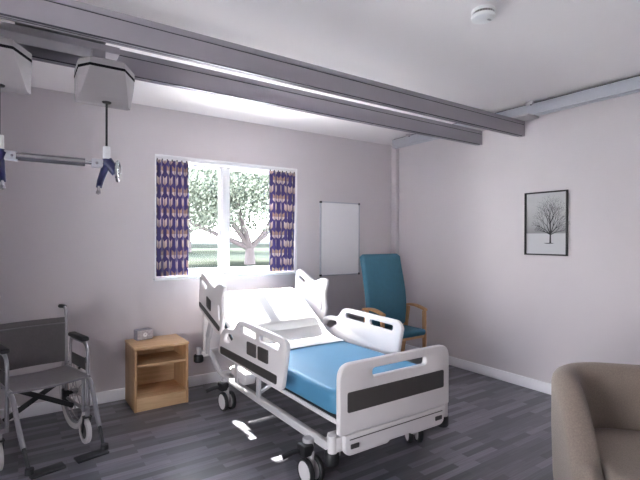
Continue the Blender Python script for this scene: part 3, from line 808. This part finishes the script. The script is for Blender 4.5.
for s in (-1, 1):
    X = s*SW
    b = MB()
    b.tube([(X, 0, .20), (X, 0, .86), (X, .018, .900), (X, .045, .910)], .011, M['steel'], 12, rad=.03)          # back post
    b.tube([(X, .0, .488), (X, -.43, .496)], .011, M['steel'], 12)
    b.tube([(X, .0, .26), (X, -.33, .26), (X, -.34, .30)], .011, M['steel'], 12, rad=.03)
    b.tube([(X, -.33, .24), (X, -.33, .49)], .011, M['steel'], 12); b.build('side_frame', wc)
    b = MB(); b.tube([(X, .030, .908), (X, .060, .909), (X, .135, .903)], .014, M['black'], 12); b.build('push_handle', wc)
    b = MB(); xa = X+s*.010
    b.tube([(xa, -.06, .47), (xa, -.06, .66), (xa, -.075, .70)], .010, M['steel'], 10, rad=.02)
    b.tube([(xa, -.10, .705), (xa, -.335, .705), (xa, -.385, .66), (xa, -.372, .30)], .011, M['steel'], 12, rad=.05)
    pf = b.build('armrest_frame', wc)
    b = MB(); b.box((xa-.026, -.345, .712), (xa+.026, -.075, .742), M['black'], .012, 3); b.build('arm_pad', pf)
    # side guard
    b = MB(); b.box((xa-.003, -.34, .52), (xa+.003, -.09, .60), M['dark'], .002); b.build('side_guard', wc)
    # rear wheel
    wx = s*.282; WR = .272; mt = Matrix.Translation((wx, .055, WR)) @ Matrix.Rotation(PI/2, 4, 'Y')
    b = MB(); pts = [(wx, .055+(WR-.021)*math.cos(a), WR+(WR-.021)*math.sin(a)) for a in [2*PI*k/48 for k in range(48)]]
    b.tube(pts, .021, M['tyre'], 10, closed=True); w = b.build('rear_wheel', wc)
    b = MB(); pts = [(wx, .055+(WR-.046)*math.cos(a), WR+(WR-.046)*math.sin(a)) for a in [2*PI*k/48 for k in range(48)]]
    b.tube(pts, .009, M['steel'], 8, closed=True)
    for k in range(12):
        a = 2*PI*k/12; c = 1 if k % 2 else -1
        b.tube([(wx+c*.016, .055+.018*math.cos(a+.6*c), WR+.018*math.sin(a+.6*c)), (wx, .055+(WR-.048)*math.cos(a), WR+(WR-.048)*math.sin(a))], .0022, M['steel'], 6)
    b.cyl((wx-.026, .055, WR), (wx+.026, .055, WR), .020, M['steel'], 16); b.build('rim', w)
    b = MB(); pts = [(wx+s*.030, .055+(WR-.050)*math.cos(a), WR+(WR-.050)*math.sin(a)) for a in [2*PI*k/48 for k in range(48)]]
    b.tube(pts, .007, M['chrome'], 8, closed=True); b.build('hand_rim', w)
    b = MB(); b.cyl((X, .02, WR), (wx, .055, WR), .014, M['black'], 12); b.box((X-.014, -.03, .23), (X+.014, .06, .31), M['black'], .006)
    b.build('axle_mount', wc)
    b = MB(); b.cyl((X+s*.005, -.10, .41), (X+s*.055, -.10, .41), .022, M['steel'], 14); b.build('brake_pivot', wc)
    b = MB(); b.tube([(X+s*.02, -.19, .50), (X+s*.05, -.22, .54), (X+s*.05, -.23, .575)], .008, M['black'], 8); b.tube([(X+s*.01, -.19, .49), (X+s*.035, -.12, .46)], .009, M['black'], 8); b.build('brake_lever', wc)
    # caster
    cxx = s*.248; CR = .088
    b = MB(); mt = Matrix.Translation((cxx, -.275, CR)) @ Matrix.Rotation(PI/2, 4, 'Y')
    b.lathe([(.055, -.014), (.075, -.016), (.086, -.012), (CR, 0), (.086, .012), (.075, .016), (.055, .014)], mt, M['tyre'], 32)
    b.lathe([(0, -.012), (.02, -.014), (.056, -.008)], mt, M['dark'], 24); b.lathe([(0, .012), (.02, .014), (.056, .008)], mt, M['dark'], 24); cw = b.build('front_caster', wc)
    b = MB()
    for q in (-1, 1): b.obox((cxx+q*.022, -.275, CR-.01), (cxx+q*.022, -.305, .190), .005, .026, M['black'], .002)
    b.box((cxx-.026, -.33, .185), (cxx+.026, -.285, .197), M['black'], .004); b.cyl((cxx, -.31, .195), (cxx, -.31, .285), .014, M['steel'], 12)
    b.box((min(cxx, X)-.004, -.335, .235), (max(cxx, X)+.004, -.305, .265), M['steel'], .006)
    b.build('caster_fork', cw)
    # leg rest
    b = MB(); b.tube([(X, -.40, .485), (X, -.470, .47), (X-s*.008, -.58, .30), (X-s*.012, -.64, .235)], .014, M['steel'], 12, rad=.06)
    lr = b.build('leg_rest', wc)
    b = MB(); b.tube([(X-s*.012, -.632, .245), (X-s*.018, -.72, .130)], .010, M['black'], 10); b.build('extension_tube', lr)
    b = MB(); b.box((X-s*.185, -.785, .112), (X-s*.010, -.705, .126), M['black'], .004); b.lathe([(0, .02), (.022, .018), (.024, -.012), (0, -.014)], Matrix.Translation((X-s*.018, -.728, .135)), M['black'], 14); b.build('footplate', lr)
for s in (-1, 1):
    b = MB(); b.obox((-s*(SW-.01), -.17+s*.008, .245), (s*(SW-.01), -.17+s*.008, .478), .014, .032, M['black'], .002); b.build('cross_brace', wc)

# ------------------------------------------------------------------ outside
b = MB(); b.box((-30, T, -.35), (60, 13, -.12), M['paving']); b.box((-30, -30, -.35), (XL-T, T, -.12), M['paving']); b.build('ground_1'); struct(bpy.data.objects['ground_1'], 'unseen pale paving added outside to bounce daylight indoors', 'paving')
b = MB(); b.box((-60, 13, -.35), (90, 90, -.13), M['lawn']); struct(b.build('ground_2'), 'bright lawn outside', 'lawn')
def tree(x, y, h, rad, base, label, n, leaf, seed, group=None, lean=0.):
    rnd = random.Random(seed)
    r = thing('garden_tree', label, 'tree', (x, y, -.13), group=group)
    b = MB(); rt = .27; hb = 12.5
    tips = []
    b.tube([(0, 0, 0), (lean*.1, 0, base*.55), (lean*.3, 0, base)], rt*1.25, M['bark'], 10, r2=rt*.95)
    for k, (a, tl) in enumerate(((PI+.3, .75), (.1, .8), (2.0, .5), (4.4, .55), (PI-.2, 1.15), (.5, 1.2))):
        p = Vector((lean*.3, 0, base)); d = Vector((math.cos(a)*math.sin(tl), math.sin(a)*math.sin(tl), math.cos(tl))); pts = [p]
        for q in range(5):
            d = (d+Vector((rnd.uniform(-.2, .2), rnd.uniform(-.2, .2), .02))).normalized(); p = p+d*hb*.075; pts.append(p)
            tips.append(p)
            if q > 1:
                d2 = (d+Vector((rnd.uniform(-.8, .8), rnd.uniform(-.8, .8), rnd.uniform(-.2, .5)))).normalized(); p2 = p+d2*hb*.10
                b.tube([p, p2], rt*.22, M['bark'], 6, r2=rt*.08)
        b.tube(pts, rt*.72, M['bark'], 8, r2=rt*.16)
    b.build('trunk', r)
    t = bmesh.new(); cl = []
    for k in range(110):
        a = rnd.uniform(0, 2*PI); e = rnd.uniform(-.9, 1); q = rnd.random()**.45
        cl.append(Vector((math.cos(a)*rad*q*math.sqrt(max(.35, 1-e*e)), math.sin(a)*rad*q*math.sqrt(max(.35, 1-e*e)), 1.6+(h-1.6)*(.5+.5*e*q))))
    for k in range(n):
        c = rnd.choice(cl); s = rad*.13
        p = c+Vector((rnd.gauss(0, s), rnd.gauss(0, s), rnd.gauss(0, s*.5)))
        if p.z < 1.7: continue
        ax = Vector((rnd.gauss(0, 1), rnd.gauss(0, 1), rnd.gauss(0, 1))).normalized(); u = ax.orthogonal().normalized(); v = ax.cross(u); l = hb*rnd.uniform(.0045, .0085)
        vs = [t.verts.new(p+u*l*1.3), t.verts.new(p+v*l*.6), t.verts.new(p-u*l), t.verts.new(p-v*l*.6)]; t.faces.new(vs)
    b = MB(); b.add(t, Matrix(), leaf); o = b.build('foliage', r)
    return r
tree(7.45, 20, 7.6, 6.6, .95, 'large spreading tree with a forked trunk seen through the right window pane', 60000, M['leafA'], 5)
tree(11.5, 44, 11.5, 10, 2.2, 'leafy tree seen through the left window pane', 48000, M['leafB'], 9)
tree(31, 47, 11, 7, 2.2, 'distant pale tree behind the forked tree, to its right', 30000, M['leafA'], 11)
r = thing('garden_tree', 'unseen tree added beside the house so its bough dapples the sun', 'tree', (-6.6, 4.6, -.13))
rnd = random.Random(21); b = MB()  # tree added out of view, leaf clumps set in the sun's path
b.tube([(0, 0, 0), (.1, 0, 2.2), (.3, -.05, 4.0)], .17, M['bark'], 12, r2=.12)
b.tube([(.28, -.05, 3.7), (1.2, -.3, 4.7), (2.6, -.6, 5.4), (4.2, -.8, 5.75), (5.4, -.9, 5.8)], .09, M['bark'], 10, r2=.025)
b.tube([(.28, -.05, 3.9), (-.4, .5, 5.2), (-.8, 1.2, 6.2)], .09, M['bark'], 10, r2=.04)
t = bmesh.new(); cl = []
for k in range(46):
    x = rnd.uniform(2.9, 5.8); y = -rnd.uniform(.3, 1.5); z = 1.12*(y+4.6)+rnd.uniform(.85, 2.35)+.13; cl.append((Vector((x, y, z)), .11, 15))
    if k % 3 == 0: b.tube([(x-.5, -.75, 5.62), ((x-.3), y, (z+5.6)/2), (x, y, z)], .012, M['bark'], 6, r2=.004)
for k in range(60):
    cl.append((Vector((rnd.gauss(-.4, .9), rnd.gauss(.8, .9), rnd.gauss(6.2, .8))), .3, 40))
for c, sg, nn in cl:
    for q in range(nn):
        p = c+Vector((rnd.gauss(0, sg), rnd.gauss(0, sg), rnd.gauss(0, sg)))
        ax = Vector((rnd.gauss(0, 1), rnd.gauss(0, 1), rnd.gauss(0, 1))).normalized(); u = ax.orthogonal().normalized(); v = ax.cross(u); l = rnd.uniform(.035, .06)
        t.faces.new([t.verts.new(p+u*l*1.3), t.verts.new(p+v*l*.6), t.verts.new(p-u*l), t.verts.new(p-v*l*.6)])
b.build('trunk', r); b = MB(); b.add(t, Matrix(), M['leafA']); b.build('foliage', r)
b = MB(); rg = []
for k in range(80):
    x = -30+k*1.6; d = .25*noise.noise(Vector((x*.4, 0, 0))); hh = .85+.12*noise.noise(Vector((x*.5, 3, 0)))
    rg.append([(x, 64+d, -.13), (x, 63.8+d, hh*.6), (x, 64.1+d, hh), (x, 65.2+d, hh+.05), (x, 65.6, -.13)])
b.loft(rg, M['hedge']); tag(b.build('hedge'), 'low grey-green hedge far across the lawn', 'hedge')

# ------------------------------------------------------------------ light
w = bpy.data.worlds.new('sky'); sc.world = w; w.use_nodes = True
nt = w.node_tree; bg = nt.nodes['Background']
tc = N(nt, 'ShaderNodeTexCoord'); sp = N(nt, 'ShaderNodeSeparateXYZ'); L(nt, tc, 'Generated', sp, 0)
cr = N(nt, 'ShaderNodeValToRGB'); e = cr.color_ramp.elements
e[0].position = 0; e[0].color = (1, .975, .985, 1); e[1].position = .8; e[1].color = (.68, .80, 1, 1)
L(nt, sp, 2, cr, 'Fac'); L(nt, cr, 'Color', bg, 'Color'); bg.inputs['Strength'].default_value = 12.5
sun = bpy.data.lights.new('sun', 'SUN'); sun.energy = 42; sun.angle = R(1.3); sun.color = (1, .96, .90)
so = bpy.data.objects.new('sun', sun); COL.objects.link(so)
d = Vector((0.0, -1, -1.12)); so.rotation_euler = d.to_track_quat('-Z', 'Y').to_euler(); so.location = (-2, 8, 9)
def portal(loc, rot, sx, sy):
    l = bpy.data.lights.new('daylight_portal', 'AREA'); l.shape = 'RECTANGLE'; l.size = sx; l.size_y = sy
    l.cycles.is_portal = True; o = bpy.data.objects.new('daylight_portal', l); COL.objects.link(o); o.location = loc; o.rotation_euler = rot
portal(((W1[0]+W1[1])/2, .2, (W1[2]+W1[3])/2), (R(-90), 0, 0), W1[1]-W1[0], W1[3]-W1[2])
portal((XL-.2, (W2[0]+W2[1])/2, (W2[2]+W2[3])/2), (R(90), 0, R(-90)), W2[1]-W2[0], W2[3]-W2[2])

# ------------------------------------------------------------------ camera
cam = bpy.data.cameras.new('camera'); co = bpy.data.objects.new('camera', cam); COL.objects.link(co); sc.camera = co
cam.sensor_width = 36; cam.lens = 443.48/640*36; cam.clip_start = .05; cam.clip_end = 300
yaw, pit, rol = R(34.349), R(-.166), R(.168)
Fc = Vector((math.sin(yaw)*math.cos(pit), math.cos(yaw)*math.cos(pit), math.sin(pit)))
R0 = Vector((math.cos(yaw), -math.sin(yaw), 0)); U0 = R0.cross(Fc)
Rc = R0*math.cos(rol)+U0*math.sin(rol); Uc = U0*math.cos(rol)-R0*math.sin(rol)
mw = Matrix((Rc, Uc, -Fc)).transposed().to_4x4(); mw.translation = (-4.0075, -4.1713, 1.4083); co.matrix_world = mw

sc.view_settings.view_transform = 'Standard'; sc.view_settings.look = 'None'; sc.view_settings.gamma = 1
sc.view_settings.exposure = 1.42; sc.view_settings.use_curve_mapping = False
sc.cycles.max_bounces = 10; sc.cycles.diffuse_bounces = 8; sc.cycles.transparent_max_bounces = 12
sc.cycles.use_denoising = True
sc.cycles.sample_clamp_indirect = 6
